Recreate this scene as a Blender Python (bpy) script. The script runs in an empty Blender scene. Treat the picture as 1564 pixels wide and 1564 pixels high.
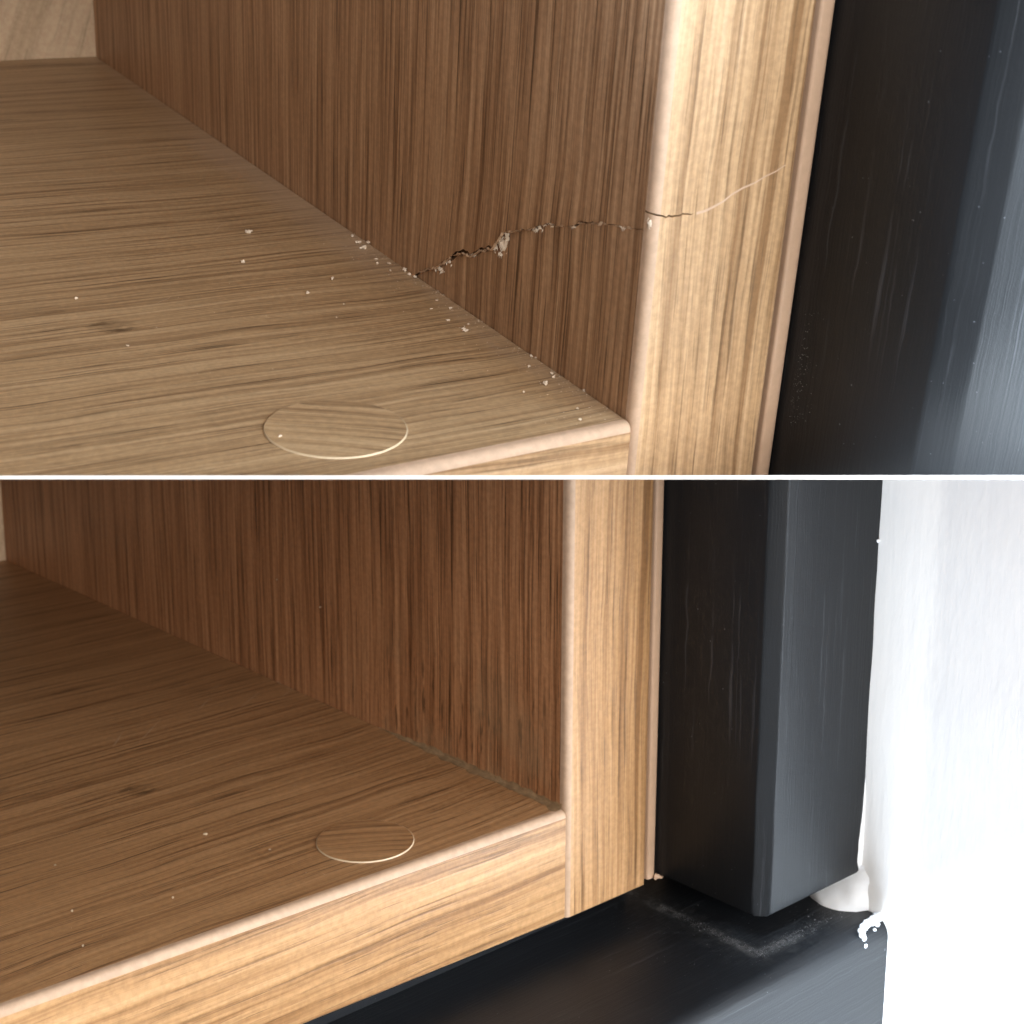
import bpy, bmesh, math, random
from mathutils import Vector, Matrix, noise as mnoise

random.seed(7)
SC = bpy.context.scene
MM = 0.001
rad = math.radians

# ------------------------------------------------------------------ camera
F_PX = 2463.58                                     # focal length for a 1564 px wide frame
def axes(yaw, pitch, roll):
    y, p, r = rad(yaw), rad(pitch), rad(roll)
    f = Vector((math.sin(y)*math.cos(p), math.cos(y)*math.cos(p), -math.sin(p)))
    rt = Vector((math.cos(y), -math.sin(y), 0)); dn = f.cross(rt)
    c, s = math.cos(r), math.sin(r)
    return (rt*c - dn*s, rt*s + dn*c, f)
CAM_POS = Vector((-154.14, -159.745, 98.615))
RT, DN, FW = axes(41.857, 13.455, 0.183)
cam_d = bpy.data.cameras.new('camera'); cam = bpy.data.objects.new('camera', cam_d)
SC.collection.objects.link(cam)
rot = Matrix((RT, -DN, -FW)).transposed().to_4x4()
cam.matrix_world = Matrix.Translation(CAM_POS*MM) @ rot
cam_d.sensor_width = 36; cam_d.lens = 36*F_PX/1564
cam_d.clip_start = 0.01; cam_d.clip_end = 20
cam_d.dof.use_dof = True; cam_d.dof.focus_distance = 0.205
cam_d.dof.aperture_fstop = cam_d.lens/0.75
SC.camera = cam

# ------------------------------------------------------------------ ambient, lamps, exposure
w = bpy.data.worlds.new('World'); SC.world = w; w.use_nodes = True
bg = w.node_tree.nodes['Background']
bg.inputs['Color'].default_value = (1.0, 0.96, 0.91, 1); bg.inputs['Strength'].default_value = 0.13
def area(name, pos, target, sx, sy, power, col):
    d = bpy.data.lights.new(name, 'AREA'); d.shape = 'RECTANGLE'
    d.size = sx*MM; d.size_y = sy*MM; d.energy = power; d.color = col
    o = bpy.data.objects.new(name, d); SC.collection.objects.link(o)
    p, t = Vector(pos)*MM, Vector(target)*MM
    o.matrix_world = Matrix.Translation(p) @ (t-p).to_track_quat('-Z', 'Y').to_matrix().to_4x4()
    return o
def spotlight(name, pos, target, power, cone, blend, col, size=20):
    d = bpy.data.lights.new(name, 'SPOT'); d.energy = power; d.color = col
    d.spot_size = rad(cone); d.spot_blend = blend; d.shadow_soft_size = size*MM
    o = bpy.data.objects.new(name, d); SC.collection.objects.link(o)
    p, t = Vector(pos)*MM, Vector(target)*MM
    o.matrix_world = Matrix.Translation(p) @ (t-p).to_track_quat('-Z', 'Y').to_matrix().to_4x4()
area('window_light', (150, -680, 210), (0, 0, 40), 460, 380, 3.3, (1.0, 0.945, 0.87))
area('interior_fill', (-230, -610, 210), (0, 0, 40), 420, 380, 4.2, (1.0, 0.93, 0.84))  # added fill that brightens the bay interiors, not a real room lamp
area('wall_fill', (-250, -110, -500), (42, -35, 10), 240, 240, 5.6, (0.80, 0.90, 1.0))  # added lamp from below, only to brighten the white wall
area('bevel_fill', (-400, -330, -400), (20, -20, 10), 300, 300, 0.9, (0.86, 0.92, 1.0))  # weak added lamp that lightens the bevels of the posts
# added spots brighten the unseen outer reveals so that the post fronts reflect more
spotlight('reflection_spot', (-260, -260, -330), (45, -124, 10), 310.0, 12.5, 1.0, (0.86, 0.93, 1.0))
spotlight('reflection_spot', (-330, -330, 520), (-6, -150, 78), 240.0, 16, .7, (0.80, 0.91, 1.0))
SC.view_settings.view_transform = 'Standard'; SC.view_settings.look = 'None'
SC.view_settings.exposure = 0; SC.view_settings.gamma = 1
SC.render.engine = 'CYCLES'
SC.cycles.max_bounces = 8; SC.cycles.diffuse_bounces = 5

# ------------------------------------------------------------------ the two bays' frames (mm)
M_LOW = Matrix.Identity(4)
M_UP = Matrix(((0.9736, 0.1999, -0.1102, -27.35), (-0.2190, 0.9541, -0.2041, -38.06),
               (0.0643, 0.2228, 0.9727, 66.73), (0, 0, 0, 1)))
RTU, DNU, FWU = axes(30.79, 26.466, 3.65)
CU = Vector((-94.752, -134.341, 69.817))
class Bay: pass
UP = Bay(); LO = Bay()
UP.M, UP.T, UP.s, UP.P, UP.D, UP.H, UP.skew = M_UP, 18.0, 3.23, 24.54, 205.1, 118.0, 0.045
LO.M, LO.T, LO.s, LO.P, LO.D, LO.H, LO.skew = M_LOW, 17.35, 3.03, 21.08, 188.8, 75.0, -0.036
UP.W = LO.W = 24.2; UP.S = LO.S = 17.4
UP.cam, LO.cam = (RTU, DNU, FWU, CU), (RT, DN, FW, CAM_POS)
WIDTH = 260.0
def spot(bay, px, py, axis, d):
    """where the sight line of photo pixel (px, py) meets the plane axis = d of a bay (measuring the photograph)"""
    r, dn, f, c = bay.cam
    v = r*((px-782)/F_PX) + dn*((py-782)/F_PX) + f
    t = (d - c[axis])/v[axis]
    return c + v*t

# camera planes (world, mm) that bound the added divider and trim both bays
def row_normal(row): return (DN*1.0 - FW*((row-782)/F_PX)).normalized()    # points downwards
N_TOP, N_BOT = row_normal(726.2), row_normal(732.0)

# ------------------------------------------------------------------ materials
def s2l(*c):
    return tuple(((v/255)/12.92 if v/255 <= .04045 else ((v/255+.055)/1.055)**2.4) for v in c) + (1,)
class NT:
    def __init__(s, name):
        s.m = bpy.data.materials.new(name); s.m.use_nodes = True
        s.t = s.m.node_tree; s.n = s.t.nodes; s.b = s.n['Principled BSDF']; s._o = None
    def put(s, sock, v):
        if isinstance(v, bpy.types.NodeSocket): s.t.links.new(v, sock)
        elif v is not None: sock.default_value = v
    def math(s, op, a, b=None, c=None, clamp=False):
        n = s.n.new('ShaderNodeMath'); n.operation = op; n.use_clamp = clamp
        for i, v in enumerate((a, b, c)):
            if v is not None: s.put(n.inputs[i], v)
        return n.outputs[0]
    def xyz(s):
        if s._o is None:
            tc = s.n.new('ShaderNodeTexCoord'); v = s.n.new('ShaderNodeVectorMath'); v.operation = 'SCALE'
            v.inputs['Scale'].default_value = 1/MM; s.t.links.new(tc.outputs['Object'], v.inputs[0])
            x = s.n.new('ShaderNodeSeparateXYZ'); s.t.links.new(v.outputs[0], x.inputs[0]); s._o = list(x.outputs)
        return s._o
    def vec(s, x, y, z=0.0):
        c = s.n.new('ShaderNodeCombineXYZ')
        for i, v in enumerate((x, y, z)): s.put(c.inputs[i], v)
        return c.outputs[0]
    def noise(s, v, scale=1.0, detail=2.0, rough=.5, dist=0.0):
        n = s.n.new('ShaderNodeTexNoise'); n.noise_dimensions = '3D'
        s.t.links.new(v, n.inputs['Vector']); n.inputs['Scale'].default_value = scale
        n.inputs['Detail'].default_value = detail; n.inputs['Roughness'].default_value = rough
        n.inputs['Distortion'].default_value = dist
        return n.outputs['Fac']
    def rng(s, v, a, b, c=0.0, d=1.0, smooth=True):
        n = s.n.new('ShaderNodeMapRange'); n.interpolation_type = 'SMOOTHSTEP' if smooth else 'LINEAR'
        n.clamp = True
        s.put(n.inputs['Value'], v)
        for k, x in zip(('From Min', 'From Max', 'To Min', 'To Max'), (a, b, c, d)): s.put(n.inputs[k], x)
        return n.outputs[0]
    def mix(s, f, a, b, mode='MIX'):
        n = s.n.new('ShaderNodeMix'); n.data_type = 'RGBA'; n.blend_type = mode
        s.put(n.inputs[0], f); s.put(n.inputs[6], a); s.put(n.inputs[7], b)
        return n.outputs[2]
    def bump(s, h, strength, dist):
        n = s.n.new('ShaderNodeBump'); n.inputs['Strength'].default_value = strength
        n.inputs['Distance'].default_value = dist; s.put(n.inputs['Height'], h)
        s.t.links.new(n.outputs[0], s.b.inputs['Normal'])
    def done(s, col, rough, spec=.5):
        s.put(s.b.inputs['Base Color'], col); s.put(s.b.inputs['Roughness'], rough)
        s.put(s.b.inputs['Specular IOR Level'], spec); return s.m

def oak(name, along, across, third, light, mid, dark, fine=1.0, pore=.5, contrast=1.0, rough=.45, spec=.4,
        seed=0.0, turn=0.0, extra=None, wave=1.0, broad=.5, pore_len=.10, hf=.26, low=.26, lf=.013):
    k = NT(name); o = k.xyz()
    al, ac, th = o[along], o[across], o[third]
    if turn:
        c, s_ = math.cos(turn), math.sin(turn)
        al, ac = (k.math('ADD', k.math('MULTIPLY', al, c), k.math('MULTIPLY', ac, s_)),
                  k.math('SUBTRACT', k.math('MULTIPLY', ac, c), k.math('MULTIPLY', al, s_)))
    ac = k.math('ADD', ac, k.math('MULTIPLY_ADD', th, .8, seed))
    wv = k.noise(k.vec(k.math('MULTIPLY', ac, .035), k.math('MULTIPLY', al, .022), seed), 1, 2)
    acw = k.math('MULTIPLY_ADD', k.math('SUBTRACT', wv, .5), 9.0*wave, ac)
    wv2 = k.noise(k.vec(k.math('MULTIPLY', ac, .5), k.math('MULTIPLY', al, .10), seed+3), 1, 1)
    acw = k.math('MULTIPLY_ADD', k.math('SUBTRACT', wv2, .5), .9*wave, acw)
    def st(fa, fl, z, d=2.0, r=.55): return k.noise(k.vec(k.math('MULTIPLY', acw, fa), k.math('MULTIPLY', al, fl), z+seed), 1, d, r)
    n1 = st(.95*fine, lf, 1.3, 3); n2 = st(.33*fine, .007, 5.1, 2); n3 = st(.055, .009, 9.7, 2); n4 = st(2.6*fine, .05, 13.3, 2)
    h = k.math('MULTIPLY_ADD', n2, low, k.math('MULTIPLY', n1, .58))
    h = k.math('MULTIPLY_ADD', n3, broad*.3, h); h = k.math('MULTIPLY_ADD', n4, hf, h)
    cen = .5*(low+.58+broad*.3+hf)
    hh = k.rng(h, cen-.17/contrast, cen+.17/contrast, smooth=False)
    col = k.mix(k.rng(hh, 0, .5, smooth=False), dark, mid)
    col = k.mix(k.rng(hh, .5, 1, smooth=False), col, light)
    # open pores: short dark dashes along the grain, denser in the dark early wood
    p1 = st(1.9*fine, pore_len*.42, 21.0, 2, .6); p2 = st(3.6*fine, pore_len, 27.0, 1)
    gate = k.rng(hh, .75, .25)
    pm = k.math('MULTIPLY', k.rng(k.math('MAXIMUM', p1, k.math('MULTIPLY_ADD', p2, .92, 0)), .555, .67), k.math('MULTIPLY_ADD', gate, .75, .25))
    pm = k.math('MULTIPLY', pm, pore, clamp=True)
    deep = tuple(v*.42 for v in dark[:3]) + (1,)
    col = k.mix(pm, col, deep)
    # tiny mottling so that no area is plain
    mot = k.noise(k.vec(o[0], o[1], o[2]), 1.1, 4, .65)
    col = k.mix(.09, col, k.mix(k.rng(mot, .35, .65), (.0, .0, .0, 1), (1, 1, 1, 1)), 'OVERLAY')
    if extra: col = extra(k, col, hh, o)
    k.bump(k.math('SUBTRACT', k.math('MULTIPLY', hh, .6), k.math('MULTIPLY', pm, 1.2)), .35, .00012)
    r = k.math('MULTIPLY_ADD', mot, .25, rough-.125)
    return k.done(col, r, spec)

def knots(k, col, hh, o):
    """two small dark knots in the shelf's print"""
    for (x, y, a, b, amt) in ((-44.4, 50.3, 3.2, .9, .55), (-42.6, 47.3, 2.3, 1.0, .68), (-43.4, 48.8, 3.4, 2.6, .28), (-60.5, 62.5, 3.6, 1.3, .40), (-72, 41, 3, 1.2, .3)):
        dx = k.math('DIVIDE', k.math('SUBTRACT', o[0], x), a); dy = k.math('DIVIDE', k.math('SUBTRACT', o[1], y), b)
        d = k.math('SQRT', k.math('ADD', k.math('MULTIPLY', dx, dx), k.math('MULTIPLY', dy, dy)))
        nz = k.noise(k.vec(o[0], k.math('MULTIPLY', o[1], 2.2), x), .55, 3, .6)
        d = k.math('MULTIPLY_ADD', k.math('SUBTRACT', nz, .5), 1.7, d)
        col = k.mix(k.math('MULTIPLY', k.rng(d, 1.0, .25), amt), col, (.055, .030, .014, 1))
    return col
def knots_dust(k, col, hh, o):
    """as above, with a film of pale dust left along the joint"""
    col = knots(k, col, hh, o)
    nz = k.noise(k.vec(o[0], k.math('MULTIPLY', o[1], .35), 2.0), .30, 4, .6)
    e = k.math('MULTIPLY_ADD', k.math('SUBTRACT', nz, .5), 9, o[0])
    band = k.math('MULTIPLY', k.rng(e, -9.0, -1.0), k.math('MULTIPLY', k.rng(o[1], 40, 75), k.rng(o[1], 175, 120)))
    fine = k.math('MULTIPLY', k.rng(e, -5.0, 0.0), .22)
    return k.mix(k.math('MAXIMUM', k.math('MULTIPLY', band, .38), fine), col, (.50, .40, .33, 1))

def worn(k, col, hh, o):
    """short dark gouges low down at the front of the repaired panel, and a paler rubbed patch above them"""
    n = k.noise(k.vec(1.0, k.math('MULTIPLY', o[1], .85), k.math('MULTIPLY', o[2], .16)), 1, 2, .5)
    m = k.math('MULTIPLY', k.rng(o[2], 26, 6), k.rng(o[1], 62, 34))
    col = k.mix(k.math('MULTIPLY', k.math('MULTIPLY', k.rng(n, .57, .68), m), .75), col, (.06, .027, .012, 1))
    b = k.noise(k.vec(o[0], k.math('MULTIPLY', o[1], .09), k.math('MULTIPLY', o[2], .06)), 1, 3, .6)
    return k.mix(k.math('MULTIPLY', k.math('MULTIPLY', k.rng(b, .45, .62), m), .30), col, (.33, .235, .14, 1))
OAK_L, OAK_M, OAK_D = (.58, .435, .275, 1), (.455, .318, .185, 1), (.24, .150, .082, 1)
PAN_L, PAN_M, PAN_D = (.60, .41, .265, 1), (.43, .265, .158, 1), (.20, .104, .053, 1)
EDG_L, EDG_M, EDG_D = (.64, .45, .28, 1), (.52, .345, .196, 1), (.29, .170, .085, 1)
M_SHELF_UP = oak('oak_shelf_dusty', 0, 1, 2, OAK_L, OAK_M, OAK_D, fine=1.35, extra=knots_dust, pore=.85, wave=.45, contrast=.95, pore_len=.11, low=.12, broad=.35, hf=.34)
M_PANEL = oak('oak_side', 2, 1, 0, PAN_L, PAN_M, PAN_D, fine=1.3, lf=.024, seed=31, pore=.9, wave=.16, contrast=1.15, low=.10, broad=.3, hf=.30, pore_len=.09)
def tone(c, r, g, b): return (c[0]*r, c[1]*g, c[2]*b, 1)
DIM_TONE = (.87, .69, .55)                                              # same oak: the lower bay's dimmer light is put into its colour
M_SHELF_LO = oak('oak_shelf_dimmed', 0, 1, 2, tone(OAK_L, *DIM_TONE), tone(OAK_M, *DIM_TONE), tone(OAK_D, *DIM_TONE), fine=1.35, extra=knots, pore=.85, wave=.45, contrast=.95, pore_len=.11, low=.12, broad=.35, hf=.34)
M_PANEL_LO = oak('oak_side_dimmed', 2, 1, 0, tone(PAN_L, *DIM_TONE), tone(PAN_M, *DIM_TONE), tone(PAN_D, *DIM_TONE), fine=1.3, lf=.024, extra=worn, seed=31, pore=.95, wave=.16, contrast=1.15, low=.10, broad=.3, hf=.30, pore_len=.09)
M_BACK = oak('oak_back', 2, 0, 1, (.74, .58, .41, 1), (.66, .51, .36, 1), (.52, .39, .26, 1), fine=.35, seed=52, pore=.25, turn=.35)
M_EDGE_V = oak('oak_edge_upright', 2, 0, 1, EDG_L, EDG_M, EDG_D, fine=1.0, seed=77, pore=.55, hf=.16, contrast=1.4, rough=.40, wave=.28, broad=.7)
M_EDGE_H = oak('oak_edge_flat', 0, 2, 1, EDG_L, EDG_M, EDG_D, fine=.85, seed=90, pore=.5, hf=.16, contrast=1.35, rough=.40, wave=.28, broad=.7)
M_EDGE_V_LO = oak('oak_edge_upright_dimmed', 2, 0, 1, tone(EDG_L, .81, .70, .57), tone(EDG_M, .81, .70, .57), tone(EDG_D, .81, .70, .57), fine=1.0, seed=77, pore=.55, hf=.16, contrast=1.4, rough=.40, wave=.28, broad=.7)  # darkened edge copies, the lower bay's dimmer light painted in
M_EDGE_H_LO = oak('oak_edge_flat_dimmed', 0, 2, 1, tone(EDG_L, .81, .70, .57), tone(EDG_M, .81, .70, .57), tone(EDG_D, .81, .70, .57), fine=.85, seed=90, pore=.5, hf=.16, contrast=1.35, rough=.40, wave=.28, broad=.7)
M_CAP_LO = oak('oak_cap_dimmed', 0, 1, 2, tone(OAK_L, *DIM_TONE), tone(OAK_M, *DIM_TONE), tone(OAK_D, *DIM_TONE), fine=.8, seed=120, turn=-.55, pore=.6, wave=.4, contrast=1.25)
M_CAP = oak('oak_cap', 0, 1, 2, OAK_L, OAK_M, OAK_D, fine=.8, seed=120, turn=-.55, pore=.6, wave=.4, contrast=1.25)

def plain(name, col, rough=.5, spec=.4, var=.12, scale=.8, bump=.15):
    k = NT(name); o = k.xyz(); n = k.noise(k.vec(*o), scale, 4, .6)
    c2 = tuple(v*(1-var) for v in col[:3]) + (1,)
    k.bump(n, bump, .0001)
    return k.done(k.mix(k.rng(n, .3, .7), c2, col), rough, spec)
M_ARRIS = plain('bare_edge_strip', (.60, .435, .32, 1), .6, .3, .14)
M_ARRIS_LO = plain('bare_edge_strip_dimmed', (.50, .35, .245, 1), .6, .3, .14)  # darkened copy of the arris for the dimmer lower bay
M_STRIP = plain('pink_edge_strip', (.58, .40, .28, 1), .38, .5, .08)
M_RIM = plain('cap_rim', (.68, .57, .41, 1), .4)
M_CHIP = plain('raw_fibre', (.95, .86, .74, 1), .9, .1, .12, 2.5, .2)
M_LIP = plain('torn_veneer', (.62, .44, .30, 1), .9, .1, .3, 2.5, .3)
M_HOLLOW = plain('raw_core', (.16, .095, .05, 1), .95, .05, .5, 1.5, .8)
M_DUST = plain('pale_dust', (.86, .76, .64, 1), .9, .1)
M_SPECK = plain('dull_speck', (.60, .48, .35, 1), .9, .1)
M_GREY_DUST = plain('grey_dust', (.30, .30, .31, 1), .9, .1)
M_FILL = plain('joint_filler', (.34, .23, .13, 1), .6, .3, .35, .7, .2)
M_ADDED_DIVIDER = plain('added_divider_face', (.20, .115, .06, 1), .6, .2)  # dark underside of the added divider, keeps bounced light off the lower shelf
M_WHITE = plain('white_edge', (.90, .90, .90, 1), .6, .3, .01)

def paint(name, along, across, base, streak, rough, seed=0.0, spec=.30, coarse=.0, dusty=False):
    k = NT(name); o = k.xyz()
    wob = k.noise(k.vec(k.math('MULTIPLY', o[0], .25), k.math('MULTIPLY', o[1], .25), k.math('MULTIPLY', o[2], .25)), 1, 2)
    ac = k.math('MULTIPLY_ADD', k.math('SUBTRACT', wob, .5), .8, o[across])
    third = 3-along-across
    ac = k.math('ADD', ac, k.math('MULTIPLY', o[third], -.9 if along == 2 else .9))
    s1 = k.noise(k.vec(k.math('MULTIPLY', ac, 1.1), k.math('MULTIPLY', o[along], .022), seed), 1, 3, .65)
    s2 = k.noise(k.vec(k.math('MULTIPLY', ac, 3.2), k.math('MULTIPLY', o[along], .06), seed+5), 1, 2, .6)
    br = k.noise(k.vec(*o), .09, 3)
    line = k.math('MULTIPLY', k.rng(s1, .58, .70), k.rng(br, .36, .58))
    line = k.math('MAXIMUM', line, k.math('MULTIPLY', k.rng(s2, .64, .76), .5))
    speck = k.rng(k.noise(k.vec(*o), 1.9, 1, .5), .79, .83)
    fineg = k.noise(k.vec(*o), 3.0, 3, .7)
    col = k.mix(k.math('MULTIPLY', line, .6), base, streak)
    col = k.mix(k.math('MULTIPLY', speck, .6), col, tuple(min(1, v*3.5) for v in streak[:3]) + (1,))
    if dusty:                                       # a film of grey dust left along the outline of the post's foot
        xa, ya = LO.T+LO.s, -LO.P
        nz = k.noise(k.vec(*o), .8, 4, .7)
        d1 = k.math('ABSOLUTE', k.math('SUBTRACT', o[0], xa+.2)); d1 = k.math('ADD', d1, k.math('MULTIPLY', k.math('MAXIMUM', k.math('SUBTRACT', ya, o[1]), 0.0), 1.0))
        d2 = k.math('ABSOLUTE', k.math('SUBTRACT', o[1], ya+.5)); d2 = k.math('ADD', d2, k.math('MULTIPLY', k.math('MAXIMUM', k.math('SUBTRACT', xa, o[0]), 0.0), 1.0))
        d2 = k.math('ADD', d2, k.rng(o[0], xa+6, xa+20, 0, 1.6))
        d = k.math('MULTIPLY_ADD', k.math('SUBTRACT', nz, .5), 3.6, k.math('MINIMUM', d1, d2))
        nb = k.noise(k.vec(*o), .33, 3, .6)
        film = k.math('MULTIPLY', k.rng(d, 2.3, .0), k.math('MULTIPLY', k.math('MULTIPLY', k.rng(nz, .35, .68, .15, 1), k.rng(nb, .36, .60, .12, 1)), .55))
        wide = k.math('MULTIPLY', k.rng(k.math('MINIMUM', d1, d2), 7, 0), k.math('MULTIPLY', k.rng(nz, .4, .7), .12))
        col = k.mix(k.math('MAXIMUM', film, wide), col, (.16, .165, .17, 1))
    h = k.math('ADD', k.math('MULTIPLY', s1, .5), k.math('MULTIPLY_ADD', fineg, .25+coarse, k.math('MULTIPLY', s2, .35)))
    k.bump(h, .6, .00016)
    k.b.inputs['IOR'].default_value = 1.45
    return k.done(col, k.math('MULTIPLY_ADD', fineg, .16, rough-.08), spec)
M_POST = paint('black_paint_upright', 2, 0, (.0085, .0098, .0118, 1), (.045, .049, .056, 1), .40)
M_RAIL = paint('black_paint_flat', 0, 1, (.009, .0105, .013, 1), (.045, .049, .056, 1), .38, 11, dusty=True)
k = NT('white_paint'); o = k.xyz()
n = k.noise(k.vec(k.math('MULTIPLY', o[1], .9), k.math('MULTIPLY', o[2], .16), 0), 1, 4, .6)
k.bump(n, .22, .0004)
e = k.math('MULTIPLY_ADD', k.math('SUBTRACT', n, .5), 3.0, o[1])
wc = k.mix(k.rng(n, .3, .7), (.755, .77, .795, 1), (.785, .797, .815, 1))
M_WALL = k.done(k.mix(k.rng(e, -33.5, -29.5), wc, (.92, .93, .94, 1)), .6, .3)     # corner band painted whiter to imitate the stronger light beside the post
M_SEAL = plain('white_filler', (.80, .84, .90, 1), .45, .4, .03)

# ------------------------------------------------------------------ mesh helpers
COL = SC.collection
def clip(bm, bay, thick=True):
    """trim a mesh where it meets the added divider"""
    n = N_TOP if bay is UP else -N_BOT
    Mi = bay.M.inverted()
    co = Mi @ (CAM_POS - n*0.03); no = (Mi.to_3x3() @ n).normalized()
    if not any((v.co-co).dot(no) > 0 for v in bm.verts): return True
    r = bmesh.ops.bisect_plane(bm, geom=bm.verts[:]+bm.edges[:]+bm.faces[:], dist=1e-5, plane_co=co, plane_no=no, clear_outer=True)
    ed = [e for e in r['geom_cut'] if isinstance(e, bmesh.types.BMEdge)]
    if ed and thick:
        try: bmesh.ops.contextual_create(bm, geom=ed)
        except Exception: pass
    return len(bm.faces) > 0
def obj(name, bm, mats, bay=None, parent=None, smooth=False, label=None, cat=None, group=None, kind=None, cut=True, bevel=None):
    """link one mesh object; its coordinates are bay millimetres"""
    if bay is not None and cut and not clip(bm, bay):
        bm.free(); return None
    for f in bm.faces: f.smooth = smooth
    bmesh.ops.recalc_face_normals(bm, faces=bm.faces[:])
    me = bpy.data.meshes.new(name)
    bmesh.ops.scale(bm, vec=(MM, MM, MM), verts=bm.verts[:])
    bm.to_mesh(me); bm.free()
    if not isinstance(mats, (list, tuple)): mats = [mats]
    for m in mats: me.materials.append(m)
    if smooth: me.set_sharp_from_angle(angle=rad(40))
    o = bpy.data.objects.new(name, me); COL.objects.link(o)
    if parent is not None: o.parent = parent
    elif bay is not None: o.matrix_world = wmat(bay)
    tag(o, label, cat, group, kind)
    return o
def wmat(bay):
    m = bay.M.copy(); m.translation = m.translation*MM; return m
def tag(o, label=None, cat=None, group=None, kind=None):
    for k_, v in (('label', label), ('category', cat), ('group', group), ('kind', kind)):
        if v: o[k_] = v
def thing(name, bay, label, cat, group=None):
    o = bpy.data.objects.new(name, None); COL.objects.link(o); o.empty_display_size = .01
    o.matrix_world = wmat(bay); tag(o, label, cat, group); return o
def box(bm, a, b, mat=0):
    a, b = Vector(a), Vector(b)
    v = [bm.verts.new((x, y, z)) for x in (a.x, b.x) for y in (a.y, b.y) for z in (a.z, b.z)]
    for q in ((0, 1, 3, 2), (4, 6, 7, 5), (0, 4, 5, 1), (2, 3, 7, 6), (0, 2, 6, 4), (1, 5, 7, 3)):
        bm.faces.new([v[i] for i in q]).material_index = mat
def extrude_profile(prof, h0, h1, axis=2, matf=None, rows=1, warp=None, paired=False):
    """prof: closed list of 2D points; swept along axis from h0(i) to h1(i) (callables or numbers)"""
    bm = bmesh.new(); f0 = h0 if callable(h0) else (lambda p: h0); f1 = h1 if callable(h1) else (lambda p: h1)
    def P(p, h):
        if axis == 2: q = Vector((p[0], p[1], h))
        elif axis == 0: q = Vector((h, p[0], p[1]))
        else: q = Vector((p[0], h, p[1]))
        return warp(q) if warp else q
    rings = [[bm.verts.new(P(p, f0(p)+(f1(p)-f0(p))*j/rows)) for p in prof] for j in range(rows+1)]
    n = len(prof)
    for j in range(rows):
        for i in range(n):
            fc = bm.faces.new((rings[j][i], rings[j][(i+1) % n], rings[j+1][(i+1) % n], rings[j+1][i]))
            if matf: fc.material_index = matf(prof[i], prof[(i+1) % n])
    if paired:                                      # point i faces point n-1-i: close the ends with a strip of quads
        for r_ in (rings[0], rings[-1]):
            for i in range(n//2-1): bm.faces.new((r_[i], r_[i+1], r_[n-2-i], r_[n-1-i]))
    else:
        bm.faces.new(rings[0][::-1]); bm.faces.new(rings[-1])
    return bm
def arc(cx, cy, r, a0, a1, n=6):
    return [(cx+r*math.cos(rad(a0+(a1-a0)*i/n)), cy+r*math.sin(rad(a0+(a1-a0)*i/n))) for i in range(n+1)]
def lump(bm, c, sx, sy, sz, seed, n=2, jag=.5):
    r = bmesh.ops.create_icosphere(bm, subdivisions=n, radius=1)
    for v in r['verts']:
        f = 1 + jag*mnoise.noise(v.co*1.6 + Vector((seed*7.3, seed*3.1, seed)))
        v.co = Vector((v.co.x*sx*f, v.co.y*sy*f, v.co.z*sz*f)) + Vector(c)
    return r['verts']

# ------------------------------------------------------------------ the crack of the upper bay: height over the side panel's face
CR = [(640, 418), (655, 411), (668, 410), (685, 400), (700, 389), (712, 387), (722, 391), (740, 381), (755, 380), (765, 368), (776, 352),
      (800, 352), (815, 351), (824, 346), (846, 341), (862, 346), (880, 344), (900, 341), (925, 341), (938, 346), (960, 349), (990, 350)]
CRP = [spot(UP, x, y, 0, 0) for x, y in CR]
def crack_face(y):
    if y >= CRP[0].y: return CRP[0].z - (y-CRP[0].y)*.9
    for a, b in zip(CRP, CRP[1:]):
        if b.y <= y <= a.y:
            t = (y-a.y)/(b.y-a.y); z = a.z+(b.z-a.z)*t; break
    else: z = CRP[-1].z
    return z + .32*mnoise.noise(Vector((y*1.1, 3.3, 0))) + .22*mnoise.noise(Vector((y*4.1, 1.3, 0)))
CF = [spot(UP, x, y, 1, 0) for x, y in ((999, 328), (1018, 331), (1030, 330), (1048, 327), (1066, 326))]
def crack_front(x):
    if x <= CF[0].x: return CF[0].z
    for a, b in zip(CF, CF[1:]):
        if a.x <= x <= b.x: return a.z+(b.z-a.z)*(x-a.x)/(b.x-a.x) + .2*mnoise.noise(Vector((x*2.2, 8, 0)))
    return CF[-1].z + (x-CF[-1].x)*.42

# ------------------------------------------------------------------ builders
def rim_points(n0, n1, n):  return [n0+(n1-n0)*i/n for i in range(n+1)]

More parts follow.
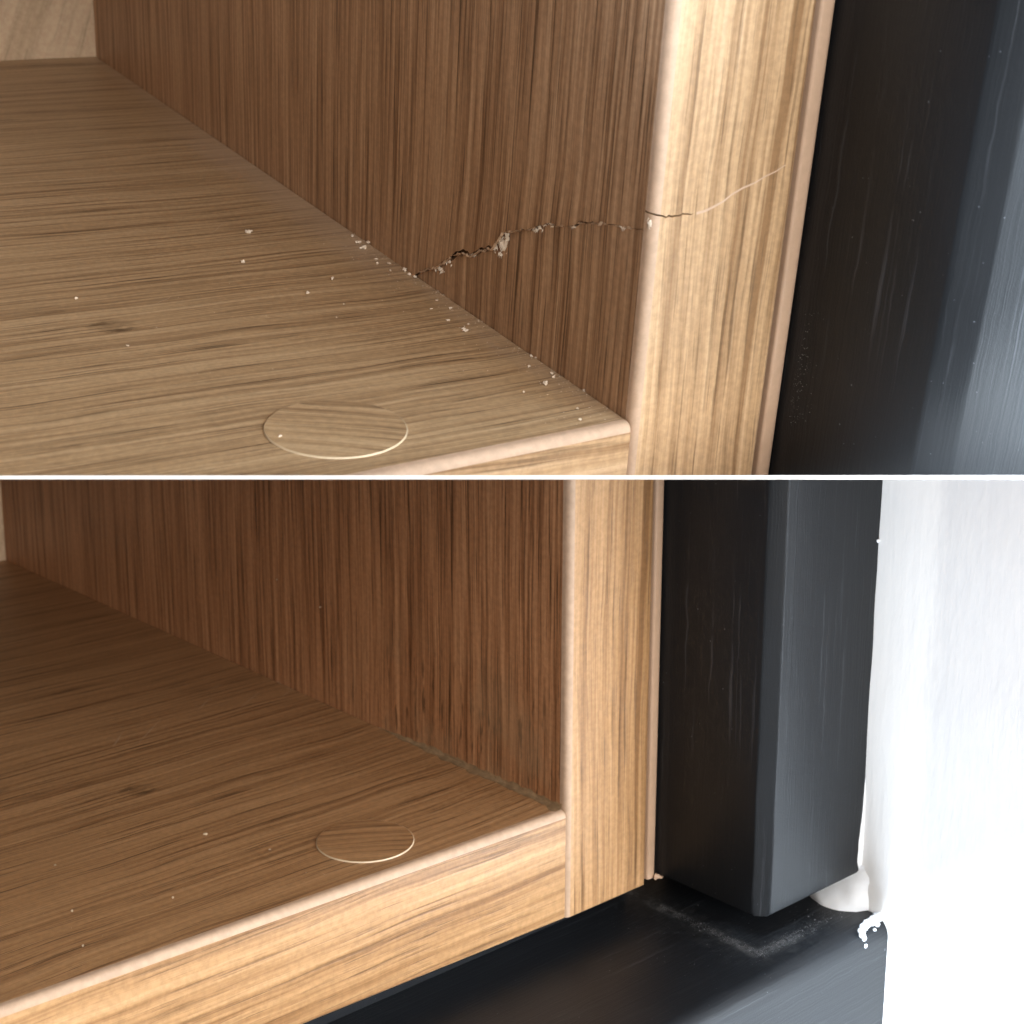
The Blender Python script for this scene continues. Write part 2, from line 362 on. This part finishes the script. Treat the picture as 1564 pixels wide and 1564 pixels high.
def cabinet(bay, label):
    root = thing('oak_cabinet', bay, label, 'cabinet')
    T, D, S, H = bay.T, bay.D, bay.S, bay.H
    EB = 1.5                                        # thickness of the edge bands
    # ---- shelf: a board whose front edge carries a band with a rounded, unprinted arris
    sk = bay.skew
    def skw(q): return Vector((q.x, q.y + sk*q.x*(-1 if False else 1)*max(0, 1-q.y/60), q.z)) if q.y < 60 else q
    bm = extrude_profile([(EB, 0), (D, 0), (D, -S), (EB, -S)], -WIDTH, -.12, 0, warp=skw)
    sh = obj('shelf', bm, M_SHELF_UP if bay is UP else M_SHELF_LO, bay, root)
    prof = [(EB, -.01), (1.25, -.01)] + arc(1.0, -1.01, 1.0, 90, 180, 7) + arc(.5, -S+.5, .5, 180, 270, 3) + [(EB, -S)]
    bm = extrude_profile(prof, -WIDTH, -.14, 0, matf=lambda a, b: 1 if min(a[1], b[1]) > -1.05 else 0, warp=skw)
    obj('edge_band', bm, [M_EDGE_H, M_ARRIS] if bay is UP else [M_EDGE_H_LO, M_ARRIS_LO], bay, sh, smooth=True)
    # ---- back panel and the far side
    bm = bmesh.new(); box(bm, (-WIDTH, D, -S), (T, D+8, H)); obj('back_panel', bm, M_BACK, bay, root)
    bm = bmesh.new(); box(bm, (-WIDTH-18, 0, -S), (-WIDTH-.1, D+8, H))
    obj('side_panel', bm, M_PANEL if bay is UP else M_PANEL_LO, bay, root, label='left oak side panel')
    if bay is UP:
        bm = bmesh.new(); box(bm, (-WIDTH, .3, H-17.4), (-.15, D-.1, H)); obj('shade_top_panel', bm, M_SHELF_LO, bay, root)  # unseen top, added to keep steep light off the upper shelf
    # ---- right side panel
    ys = [EB] + [EB+.4*i for i in range(1, 140)] + [60, 80, 110, 150, D-.05]
    def body(lo, hi, warp=None, rows=1):
        prof = [(0, y) for y in ys[::-1]] + [(T, y) for y in ys]
        return extrude_profile(prof, lo, hi, 2, rows=rows, warp=warp, paired=True)
    def band(lo, hi, warp=None):
        prof = arc(1.0, 1.0, 1.0, 180, 270, 7) + [(1.0+.35*i, 0) for i in range(1, int((T-2.0)/.35))] + arc(T-.45, .45, .45, 270, 360, 3)
        prof = prof + [(p[0], EB-.02-.0004*i) for i, p in enumerate(prof[::-1])]
        return extrude_profile(prof, lo, hi, 2, matf=lambda a, b: 1 if max(a[0], b[0]) < 1.05 else 0, warp=warp, paired=True)
    if bay is LO:
        p = obj('side_panel', body(-S, H), M_PANEL_LO, bay, root, label='right oak side panel, repaired and whole')
        obj('edge_band', band(-S, H), [M_EDGE_V_LO, M_ARRIS_LO], bay, p, smooth=True)
    else:
        def gap(p):                                 # half width of the open crack on the face
            y = p[1]
            return .05 + .26*max(0, mnoise.noise(Vector((y*.33, 0, 5.5)))) + (.30 if 33 < y < 46 else 0)
        def fp(p): return crack_face(p[1]) if p[0] < T/2 else crack_face(EB)+2
        def bulge(q): return Vector((q.x - .38*math.exp(-max(0, q.z-crack_face(min(max(q.y, EB), 53)))/7)*max(0, min(1, (q.y-3)/14))*max(0, min(1, (80-q.y)/30)), q.y, q.z))
        up = obj('side_panel', body(lambda p: fp(p)+gap(p), H, bulge, 14), M_PANEL, bay, root, label='right oak side panel above the crack')
        lo = obj('side_panel', body(-S, lambda p: max(-S+1, fp(p)-gap(p)*.5)), M_PANEL, bay, root, label='broken lower piece of right side panel')
        def g2(p): return .10*max(0, min(1, (5.4-p[0])/1.0)) * (1 if mnoise.noise(Vector((p[0]*1.9, 2, 2))) > -.25 else .15)
        fr = lambda p: crack_front(p[0]) if p[1] < EB-.1 or p[0] > .5 else crack_front(0)
        obj('edge_band', band(lambda p: fr(p)+g2(p), H), [M_EDGE_V, M_ARRIS], bay, up, smooth=True)
        obj('edge_band', band(-S, lambda p: fr(p)-g2(p)), [M_EDGE_V, M_ARRIS], bay, lo, smooth=True)
        # raw board seen down in the open crack
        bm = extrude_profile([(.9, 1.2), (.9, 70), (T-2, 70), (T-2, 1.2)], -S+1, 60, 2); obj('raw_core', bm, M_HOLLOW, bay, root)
    # ---- narrow strip on the right of the panel (the edge of the next board), standing on a small foot
    x0, x1 = T+.85, T+bay.s-.15
    r_ = (x1-x0)*.42
    prof = [(x0, 12)] + arc(x0+.4, .3+.4, .4, 180, 270, 3) + arc(x1-r_, .3+r_, r_, 270, 360, 5) + [(x1, 12)]
    st = obj('edge_strip', extrude_profile(prof, -S+.3, H, 2), M_STRIP, bay, root, smooth=True, label='narrow pinkish strip beside the panel')
    return root, sh

def cover_cap(bay, root, cx, cy, r):
    bm = bmesh.new(); n = 64; h = .20
    ring = lambda rr, z: [bm.verts.new((cx+rr*math.cos(2*math.pi*i/n), cy+rr*math.sin(2*math.pi*i/n), z)) for i in range(n)]
    a, b = ring(r-.09, .02), ring(r-.09, h)
    for i in range(n): bm.faces.new((a[i], a[(i+1) % n], b[(i+1) % n], b[i]))
    bm.faces.new(b)
    cap = obj('cover_cap', bm, M_CAP if bay is UP else M_CAP_LO, bay, root, label='round stick-on cover cap')
    bm = bmesh.new()
    rs = [ring(r+.03, .01), ring(r, h-.06), ring(r-.05, h-.012), ring(r-.10, h-.003)]
    for q, s_ in zip(rs, rs[1:]):
        for i in range(n): bm.faces.new((q[i], q[(i+1) % n], s_[(i+1) % n], s_[i]))
    obj('rim', bm, M_RIM, bay, cap, smooth=True)

def frame_post(bay, z0, z1, root, r=2.2):
    x0, x1, y0 = bay.T+bay.s, bay.T+bay.s+bay.W, -bay.P
    prof = [(x0, 10)] + [(x0, y) for y in (1.2, .6)] + [(x0+r*a, y0+r*b) for a, b in ((0, 1), (.03, .90), (.10, .80), (.26, .62), (.44, .44), (.62, .26), (.80, .10), (.90, .03), (1, 0))] + [(x1-.1, y0), (x1-.1, 10)]
    bm = extrude_profile(prof, z0, z1, 2, rows=26,
        warp=lambda q: Vector((q.x, q.y, q.z)) + Vector((mnoise.noise(q*.09), mnoise.noise(q*.09+Vector((9, 9, 9))), 0))*.16)
    # ease the sharp bottom rim
    ed = [e for e in bm.edges if all(abs(v.co.z-z0) < 1e-4 for v in e.verts)]
    bmesh.ops.bevel(bm, geom=ed, offset=.45, segments=2, affect='EDGES', profile=.5)
    return obj('post', bm, M_POST, bay, root, smooth=True)

# ------------------------------------------------------------------ build: lower bay
cab_lo, shelf_lo = cabinet(LO, 'repaired oak cabinet corner without any crack, in the lower bay beside the white wall')
cover_cap(LO, shelf_lo, -28.48, 11.47, 6.93)
fr_lo = thing('black_frame', LO, 'black painted frame with post above a wide rail, meeting the white wall', 'frame')
XW = LO.T+LO.s+LO.W
frame_post(LO, -16.5, LO.H, fr_lo)
RZ, RY, RR = -22.3, -27.0, 3.2
prof = [(40, RZ), (12, RZ)] + arc(RY+RR, RZ-RR, RR, 90, 180, 10) + [(RY, -75), (40, -75)]
bm = extrude_profile(prof, -WIDTH-30, XW-.05, 0, rows=60,
    warp=lambda q: q + Vector((0, mnoise.noise(q*.08), mnoise.noise(q*.08+Vector((4, 2, 9)))))*.14)
rail = obj('rail', bm, M_RAIL, LO, fr_lo, smooth=True)
bm = bmesh.new(); box(bm, (-WIDTH, 6.5, RZ+.1), (LO.T+2.4, 60, -LO.S-.05)); obj('plinth', bm, M_RAIL, LO, fr_lo)
bm = bmesh.new(); box(bm, (LO.T+LO.s+12, 4, RZ+.1), (XW-.2, 9.8, -16.4)); obj('packer', bm, M_RAIL, LO, fr_lo)

# wall (a reveal running towards the viewer)
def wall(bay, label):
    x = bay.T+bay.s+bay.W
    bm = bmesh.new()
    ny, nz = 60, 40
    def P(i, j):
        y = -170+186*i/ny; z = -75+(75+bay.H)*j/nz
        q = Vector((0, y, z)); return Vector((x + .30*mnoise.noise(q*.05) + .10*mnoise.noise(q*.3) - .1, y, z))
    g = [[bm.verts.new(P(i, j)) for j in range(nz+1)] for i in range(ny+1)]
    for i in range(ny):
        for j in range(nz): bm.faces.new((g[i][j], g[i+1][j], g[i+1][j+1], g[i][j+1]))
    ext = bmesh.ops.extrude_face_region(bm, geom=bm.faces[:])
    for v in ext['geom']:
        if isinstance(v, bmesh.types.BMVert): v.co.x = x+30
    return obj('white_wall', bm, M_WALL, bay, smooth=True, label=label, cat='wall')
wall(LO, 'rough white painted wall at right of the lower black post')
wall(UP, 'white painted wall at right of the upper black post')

# ------------------------------------------------------------------ build: upper bay
cab_up, shelf_up = cabinet(UP, 'oak cabinet corner with a ragged crack across its side panel, in the upper bay')
cover_cap(UP, shelf_up, -30.79, 10.70, 7.63)
fr_up = thing('black_frame', UP, 'black painted post with blue-grey front face beside the cracked panel, upper bay', 'frame')
bm = bmesh.new(); box(bm, (-WIDTH-18, -27, UP.H+.1), (UP.T+UP.s+UP.W-.1, 40, UP.H+45)); obj('rail', bm, M_RAIL, UP, fr_up)  # unseen overhanging rail, added to shade the shelf and panel from above
frame_post(UP, -60, UP.H, fr_up, r=3.2)

# splinters standing out of the crack
def splinter(px, py, wpx, hpx, seed, spikes=7):
    c = spot(UP, px, py, 0, -.15); k_ = spot(UP, px+wpx, py, 0, -.15); t = spot(UP, px, py-hpx, 0, -.15)
    sy, sz = abs(k_.y-c.y)/2, abs(t.z-c.z)/2
    bm = bmesh.new(); rnd = random.Random(seed)
    for i in range(2):
        lump(bm, (c.x+.08, c.y+rnd.uniform(-.4, .4)*sy, c.z+rnd.uniform(-.4, .4)*sz), .13, sy*rnd.uniform(.35, .6), sz*rnd.uniform(.4, .7), seed+i*.37, 2, 1.0)
    for i in range(8+int(spikes*min(4, sy*sz))):                 # torn fibres
        b = Vector((c.x+rnd.uniform(-.10, .06), c.y+rnd.gauss(0, .5)*sy, c.z+rnd.gauss(0, .45)*sz))
        d = Vector((-rnd.uniform(.02, .35), rnd.gauss(0, .35), rnd.choice((-1, -1, 1))*rnd.uniform(.3, 1.0)))*min(.9, .35+sz*.5)
        w_ = rnd.uniform(.05, .13)
        v = [bm.verts.new(b+q) for q in (Vector((0, -w_, 0)), Vector((0, w_, 0)), Vector((-w_, 0, 0)))] + [bm.verts.new(b+d)]
        for q in ((0, 1, 2), (0, 1, 3), (1, 2, 3), (2, 0, 3)): bm.faces.new([v[t_] for t_ in q])
    obj('splinter', bm, M_CHIP, UP, cab_up)
for i, (px, py, w_, h_) in enumerate(((668, 408, 15, 11), (674, 413, 10, 8), (684, 398, 13, 8), (721, 388, 10, 4),
        (757, 378, 8, 8), (765, 374, 17, 30), (767, 370, 13, 24), (773, 361, 10, 18), (763, 388, 7, 9), (824, 347, 13, 9), (831, 343, 11, 6), (841, 342, 9, 12), (818, 351, 7, 6),
        (874, 345, 12, 3), (952, 348, 14, 3), (992, 342, 6, 16))):
    splinter(px, py, w_, h_, i+1)
# ragged pale lip left on the crack's upper edge (a thin torn ribbon)
bm = bmesh.new(); prev = None; yy = 52.5
while yy > 2:
    z = crack_face(yy); n_ = mnoise.noise(Vector((yy*.9, 7, 1)))
    hgt = (.02 + max(0, n_)*.50 + .12*random.random()**2)*(1 if yy > 22 else .45)
    xx = -.18 - .35*max(0, min(1, (yy-3)/14)) - .08*random.random()
    cur = [bm.verts.new((xx+.15, yy, z+hgt)), bm.verts.new((xx-.12, yy, z+.02)), bm.verts.new((xx+.3, yy, z-.07))]
    if prev and (n_ > -.02 if yy < 26 else n_ > -.30):
        bm.faces.new((prev[0], cur[0], cur[1], prev[1])); bm.faces.new((prev[1], cur[1], cur[2], prev[2]))
    prev = cur; yy -= .22 + .3*random.random()
obj('torn_lip', bm, M_LIP, UP, cab_up)
# pale scratch that carries the crack on over the front edge
bm = bmesh.new(); prev = None
pts = [spot(UP, x, y, 1, -.03) for x, y in ((1064, 326), (1078, 322), (1092, 315), (1106, 307), (1118, 297), (1135, 287), (1152, 280), (1168, 270), (1185, 262), (1200, 252))]
for i, p in enumerate(pts):
    h_ = .16*(1-.6*i/len(pts))
    cur = [bm.verts.new((p.x, -.010, p.z+h_)), bm.verts.new((p.x, -.012, p.z)), bm.verts.new((p.x, -.010, p.z-h_))]
    if prev:
        bm.faces.new((prev[0], cur[0], cur[1], prev[1])); bm.faces.new((prev[1], cur[1], cur[2], prev[2]))
    prev = cur
obj('scratch', bm, M_ARRIS, UP, cab_up)

# wood crumbs lying about
def crumb(bay, px, py, s_px, seed, label, group, axis=2, name='wood_crumb'):
    p = spot(bay, px, py, axis, 0); q = spot(bay, px+s_px, py, 1, p.y)
    s_ = max(.06, abs(q.x-p.x)*(.40 if bay is UP else .27))
    rnd = random.Random(seed); bm = bmesh.new()
    a, b, c = s_*rnd.uniform(.7, 1.5), s_*rnd.uniform(.5, 1.1), s_*rnd.uniform(.3, .75)
    lump(bm, (0, 0, 0), a, b, c, seed*1.7, 2, 1.1)
    M = Matrix.Rotation(rnd.uniform(0, 6.28), 4, 'Z')
    bmesh.ops.transform(bm, matrix=M, verts=bm.verts[:])
    off = Vector((p.x, p.y, 0)) - Vector((0, 0, min(v.co.z for v in bm.verts))) if axis == 2 else Vector((-s_*.3, p.y, p.z))
    for v in bm.verts: v.co += off
    if (px, py) == (428, 670): bmesh.ops.translate(bm, vec=(0, 0, .2), verts=bm.verts[:])
    own = OWN.get((px, py)); label = own or label; group = None if own and axis == 0 else group
    obj(name, bm, M_DUST if bay is UP else M_SPECK, bay, label=label, cat='crumb', group=group)
L1 = 'pale wood crumb lying close along the joint under the cracked panel'
OWN = {(380, 356): 'flat pale flake lying alone towards the back of the cracked shelf', (371, 402): 'small pale crumb just in front of the lone flake on the cracked shelf',
       (116, 457): 'lone pale crumb farthest left on the cracked shelf', (195, 529): 'tiny pale crumb just in front of the knot on the cracked shelf',
       (470, 449): 'pale crumb out on the cracked shelf, left one of a pair below the flake', (508, 427): 'upright pale crumb out on the cracked shelf, right one of a pair below the flake',
       (428, 670): 'tiny pale crumb on the cover cap of the cracked shelf', (556, 380): 'largest pale crumb against the joint, left of where the crack starts',
       (886, 642): 'pale crumb nearest the front right corner of the cracked shelf', (800, 600): 'single pale crumb a little away from the joint near the front',
       (264, 1372): 'pale speck on the repaired shelf halfway between cap and left side', (127, 1446): 'nearest pale speck at the front left of the repaired shelf',
       (110, 1392): 'pale speck at left of the repaired shelf, behind the nearest one', (314, 1275): 'largest pale speck on the repaired shelf, right of the knot',
       (84, 1322): 'faint speck farthest left on the repaired shelf', (412, 1298): 'faint speck just left of the cap on the repaired shelf',
       (490, 927): 'larger pale speck on the repaired panel, lower right of the two', (423, 885): 'smaller pale speck on the repaired panel, upper left of the two'}
for i, (x, y, s_) in enumerate(((556, 380, 12), (538, 362, 8), (547, 372, 7), (562, 372, 7), (576, 403, 6), (574, 396, 5), (594, 403, 6), (596, 414, 4), (618, 414, 7), (625, 420, 6), (634, 424, 6),
        (470, 449, 8), (508, 427, 8), (380, 356, 12), (371, 402, 7), (684, 490, 6), (711, 507, 7), (708, 503, 5), (715, 496, 5), (659, 472, 4), (688, 472, 5), (667, 459, 4),
        (833, 588, 8), (845, 577, 7), (843, 572, 5), (808, 561, 6), (811, 545, 5), (818, 547, 5), (800, 600, 6), (886, 642, 7), (882, 625, 4), (892, 597, 4), (860, 572, 5), (116, 457, 6), (195, 529, 5), (428, 670, 6), (525, 465, 3), (514, 485, 3))):
    crumb(UP, x, y, s_, i+3, L1, 'wood crumbs on the cracked shelf')
for i, (x, y, s_) in enumerate(((264, 1372, 8), (127, 1446, 9), (110, 1392, 8), (314, 1275, 8), (404, 1030, 4), (427, 1042, 4), (436, 1046, 4), (84, 1322, 6), (412, 1298, 5))):
    crumb(LO, x, y, s_, i+90, 'tiny pale speck in the joint of the repaired panel and shelf', 'specks on the repaired shelf')
crumb(LO, 490, 927, 6, 140, 'pale speck stuck on the repaired side panel', 'specks on the repaired panel', axis=0)
crumb(LO, 423, 885, 4, 141, 'pale speck stuck on the repaired side panel', 'specks on the repaired panel', axis=0)

# faint old scratches on the shelves
M_SCR = plain('faint_scratch', (.56, .43, .31, 1), .6, .3)
def scratch(bay, root, x0, y0, x1, y1, w_=.07):
    a, b = spot(bay, x0, y0, 2, .006), spot(bay, x1, y1, 2, .006); d = (b-a); n_ = Vector((-d.y, d.x, 0)).normalized()
    bm = bmesh.new(); pv = None
    for i in range(7):
        t = i/6; p = a+d*t+n_*(.25*mnoise.noise(Vector((x0, y0, t*2)))); h_ = w_*math.sin(math.pi*(t*.9+.05))
        cur = [bm.verts.new(p+n_*h_), bm.verts.new(p+Vector((0, 0, .004))), bm.verts.new(p-n_*h_)]
        if pv: bm.faces.new((pv[0], cur[0], cur[1], pv[1])); bm.faces.new((pv[1], cur[1], cur[2], pv[2]))
        pv = cur
    obj('scratch', bm, M_SCR, bay, root)
for q in ((320, 358, 346, 338), (206, 376, 250, 372), (232, 393, 250, 385), (116, 398, 150, 390), (236, 466, 262, 452), (404, 366, 430, 352)): scratch(UP, shelf_up, *q, .05)
for q in ((300, 1086, 322, 1066), (366, 1082, 396, 1056), (212, 1134, 246, 1098), (172, 1142, 188, 1118), (318, 1052, 340, 1046), (428, 1066, 450, 1050)): scratch(LO, shelf_lo, *q, .05)
# fine dust nobody could count
def dust(name, bay, pts, mat, label):
    bm = bmesh.new()
    for (p, s_) in pts:
        v = [bm.verts.new(Vector(p)+Vector((random.uniform(-1, 1), random.uniform(-1, 1), abs(random.uniform(0, 1))))*s_) for _ in range(4)]
        for q in ((0, 1, 2), (0, 2, 3), (0, 3, 1), (1, 3, 2)): bm.faces.new([v[i] for i in q])
    obj(name, bm, mat, bay, label=label, cat='dust', kind='stuff')
R = random.Random(5)
dust('sawdust', UP, [((-abs(R.gauss(0, 1.0 if R.random() < .6 else 3.5))-.1, R.uniform(2, 75), .02), R.uniform(.04, .13)) for _ in range(420)] +
     [((R.uniform(-70, -2), R.uniform(4, 90), .02), R.uniform(.03, .09)) for _ in range(160)], M_DUST, 'fine pale sawdust scattered along the cracked shelf joint')
dust('sawdust', LO, [((-abs(R.gauss(0, .4))-.05, R.uniform(15, 80), .02), R.uniform(.03, .07)) for _ in range(60)] +
     [((R.uniform(-80, -2), R.uniform(4, 90), .02), R.uniform(.03, .07)) for _ in range(120)], M_DUST, 'sparse fine dust on the repaired shelf')
xa, ya = LO.T+LO.s, -LO.P
pts = []
for _ in range(1500):
    t = R.random()
    if t < .5: x, y = xa+R.gauss(.3, .55), R.uniform(ya, 0)
    else: x, y = R.uniform(xa, xa+9+R.random()*12), ya+R.gauss(.5, .7)
    pts.append(((x, y, RZ+.02), R.uniform(.02, .075)))
for _ in range(160): pts.append(((R.uniform(5, 44), R.uniform(-24, 3), RZ+.02), R.uniform(.03, .09)))
for _ in range(40): pts.append(((R.uniform(33, 43), R.uniform(-22, -14), RZ+.02), R.uniform(.05, .16)))
dust('grey_dust', LO, pts, M_GREY_DUST, 'grey dust line on the black rail around the post foot')

pts = []
for _ in range(170):
    z = abs(R.gauss(0, 7)); pts.append(((UP.T+UP.s-.03, -1.2-abs(R.gauss(0, 1.6)), z-3), R.uniform(.03, .10)))
dust('paint_dust', UP, pts, M_GREY_DUST, 'pale dust caught low on the dark side of the upper black post')
# filler smeared into the repaired joint
bm = bmesh.new(); prev = None; y = 1.0
while y < 46:
    f_ = min(1, (46-y)/14)
    a = (.5+.9*abs(mnoise.noise(Vector((y*.31, 1, 1)))) + .5*abs(mnoise.noise(Vector((y*1.3, 4, 1)))))*f_+.05
    b = (.6+1.5*abs(mnoise.noise(Vector((y*.27, 9, 1)))) + .5*abs(mnoise.noise(Vector((y*1.1, 5, 2)))))*f_+.05
    cur = [bm.verts.new((-b, y, .012)), bm.verts.new((-b*.35, y, .05*f_+.014)), bm.verts.new((-.05*f_-.014, y, a*.35)), bm.verts.new((-.012, y, a))]
    if prev:
        for i in range(3): bm.faces.new((prev[i], cur[i], cur[i+1], prev[i+1]))
    prev = cur; y += .5
obj('joint_filler', bm, M_FILL, LO, cab_lo, smooth=True)
# small torn foot of the narrow strip
bm = bmesh.new(); x1 = LO.T+LO.s
for i in range(6): lump(bm, (x1-.75+.17*i, -.05-.10*i, -16.85-.03*i), .32, .30, .55-.08*i, i, 2, .4)
obj('strip_foot', bm, M_STRIP, LO, cab_lo, smooth=True)

# white filler at the foot of the wall
bm = bmesh.new()
rows = []
for i in range(15):
    t = i/14; z = RZ + .02 + (7.2)*t
    # a concave sweep out of the wall: wide at the rail, thin at the top
    w_ = 3.4*(1-t)**1.1*(.9+.12*mnoise.noise(Vector((t*4, 0, 0)))) + .5
    row = []
    for j in range(13):
        u = j/12; y = -23.2 + 12.5*u
        bell = math.sin(min(1, u*1.05)*math.pi)**.55 if u > .0 else 0
        row.append(bm.verts.new((XW+.3 - w_*bell*1.25 - .12 + .35*mnoise.noise(Vector((y*.45, z*.6, 2))) + .22*mnoise.noise(Vector((y*1.3, z*1.4, 5))), y, z)))
    rows.append(row)
for a, b in zip(rows, rows[1:]):
    for i in range(12): bm.faces.new((a[i], a[i+1], b[i+1], b[i]))
top = bm.verts.new((XW+1, -17, RZ+7.6))
for i in range(12): bm.faces.new((rows[-1][i], rows[-1][i+1], top))
obj('white_filler', bm, M_SEAL, LO, smooth=True, label='curved lump of white filler under the black post, against the wall', cat='filler')
bm = bmesh.new()
for i, (px, py, s_) in enumerate(((1342, 1400, .9), (1336, 1404, .9), (1330, 1408, .8), (1324, 1411, .75), (1319, 1416, .7), (1316, 1422, .65), (1317, 1428, .6), (1319, 1433, .55), (1340, 1412, .45), (1336, 1420, .3))):
    p = spot(LO, px, py, 2, RZ) if py < 1416 else spot(LO, px, py, 1, RY+.6)
    lump(bm, p, s_*1.0, s_*.95, s_*.85, i*1.3, 2, .3)
obj('white_filler', bm, M_SEAL, LO, smooth=True, label='hooked drip of white filler on the front edge of the rail', cat='filler')
bm = bmesh.new(); lump(bm, spot(LO, 1322, 1445, 1, RY-.02), .32, .22, .36, 4.4, 2, .6)
obj('white_filler', bm, M_SEAL, LO, smooth=True, label='single white fleck on the rail front below the hooked drip', cat='filler')
bm = bmesh.new(); prev = None
for i in range(40):
    z = -16.2 + 16*i/39; w_ = .75*(1-i/39)**.8*min(1, (i+1)/5)*(1+.3*mnoise.noise(Vector((z*.5, 0, 3)))) + .06
    cur = [bm.verts.new((XW-w_*1.35, -LO.P-.03, z)), bm.verts.new((XW-w_*.5, -LO.P-.35*w_-.06, z)), bm.verts.new((XW+.3, -LO.P-.5*w_-.06, z))]
    if prev:
        for j in range(2): bm.faces.new((prev[j], cur[j], cur[j+1], prev[j+1]))
    prev = cur
obj('white_filler', bm, M_SEAL, LO, smooth=True, label='thin white bead of filler up the right edge of the lower post', cat='filler')
for px, py, s_ in ((1341, 826, .28), (1340, 938, .2)):
    bm = bmesh.new(); lump(bm, spot(LO, px, py, 1, -LO.P-.03), s_, s_*.6, s_, px, 2, .5)
    obj('paint_fleck', bm, M_SEAL, LO, smooth=True, label='white paint fleck high on the right edge of the lower post' if py < 900 else 'smaller white paint fleck halfway up the right edge of the lower post', cat='paint fleck', group='white flecks on the lower post')

# ------------------------------------------------------------------ added divider between the two bays, standing in for a white dividing line
b_root = bpy.data.objects.new('added_divider', None); COL.objects.link(b_root); b_root.empty_display_size = .01
tag(b_root, 'thin white-edged board added between the upper and lower cabinet bays as a dividing line', 'board')
DEP0, DEP1, TOPF = 158.0, 520.0, 4          # face 4 is the upper side, made white to reflect light onto the post
def at(lat, dep, row): return CAM_POS + RT*lat + FW*dep + DN*((row-782)/F_PX*dep)
def slab(d0, d1, mat, name):
    bm = bmesh.new()
    v = [bm.verts.new(at(l, d, r)) for d in (d0, d1) for l in (-230, 190) for r in (726.2, 732.0)]
    for q in ((0, 1, 3, 2), (4, 6, 7, 5), (0, 4, 5, 1), (2, 3, 7, 6), (0, 2, 6, 4), (1, 5, 7, 3)): bm.faces.new([v[i] for i in q])
    if name == 'board': bm.faces.ensure_lookup_table(); bm.faces[TOPF].material_index = 1
    obj(name, bm, mat, None, b_root)
slab(DEP0, DEP0+1.5, M_WHITE, 'white_edge')
slab(DEP0+1.5, DEP1, [M_ADDED_DIVIDER, M_WHITE], 'board')  # body of the added divider
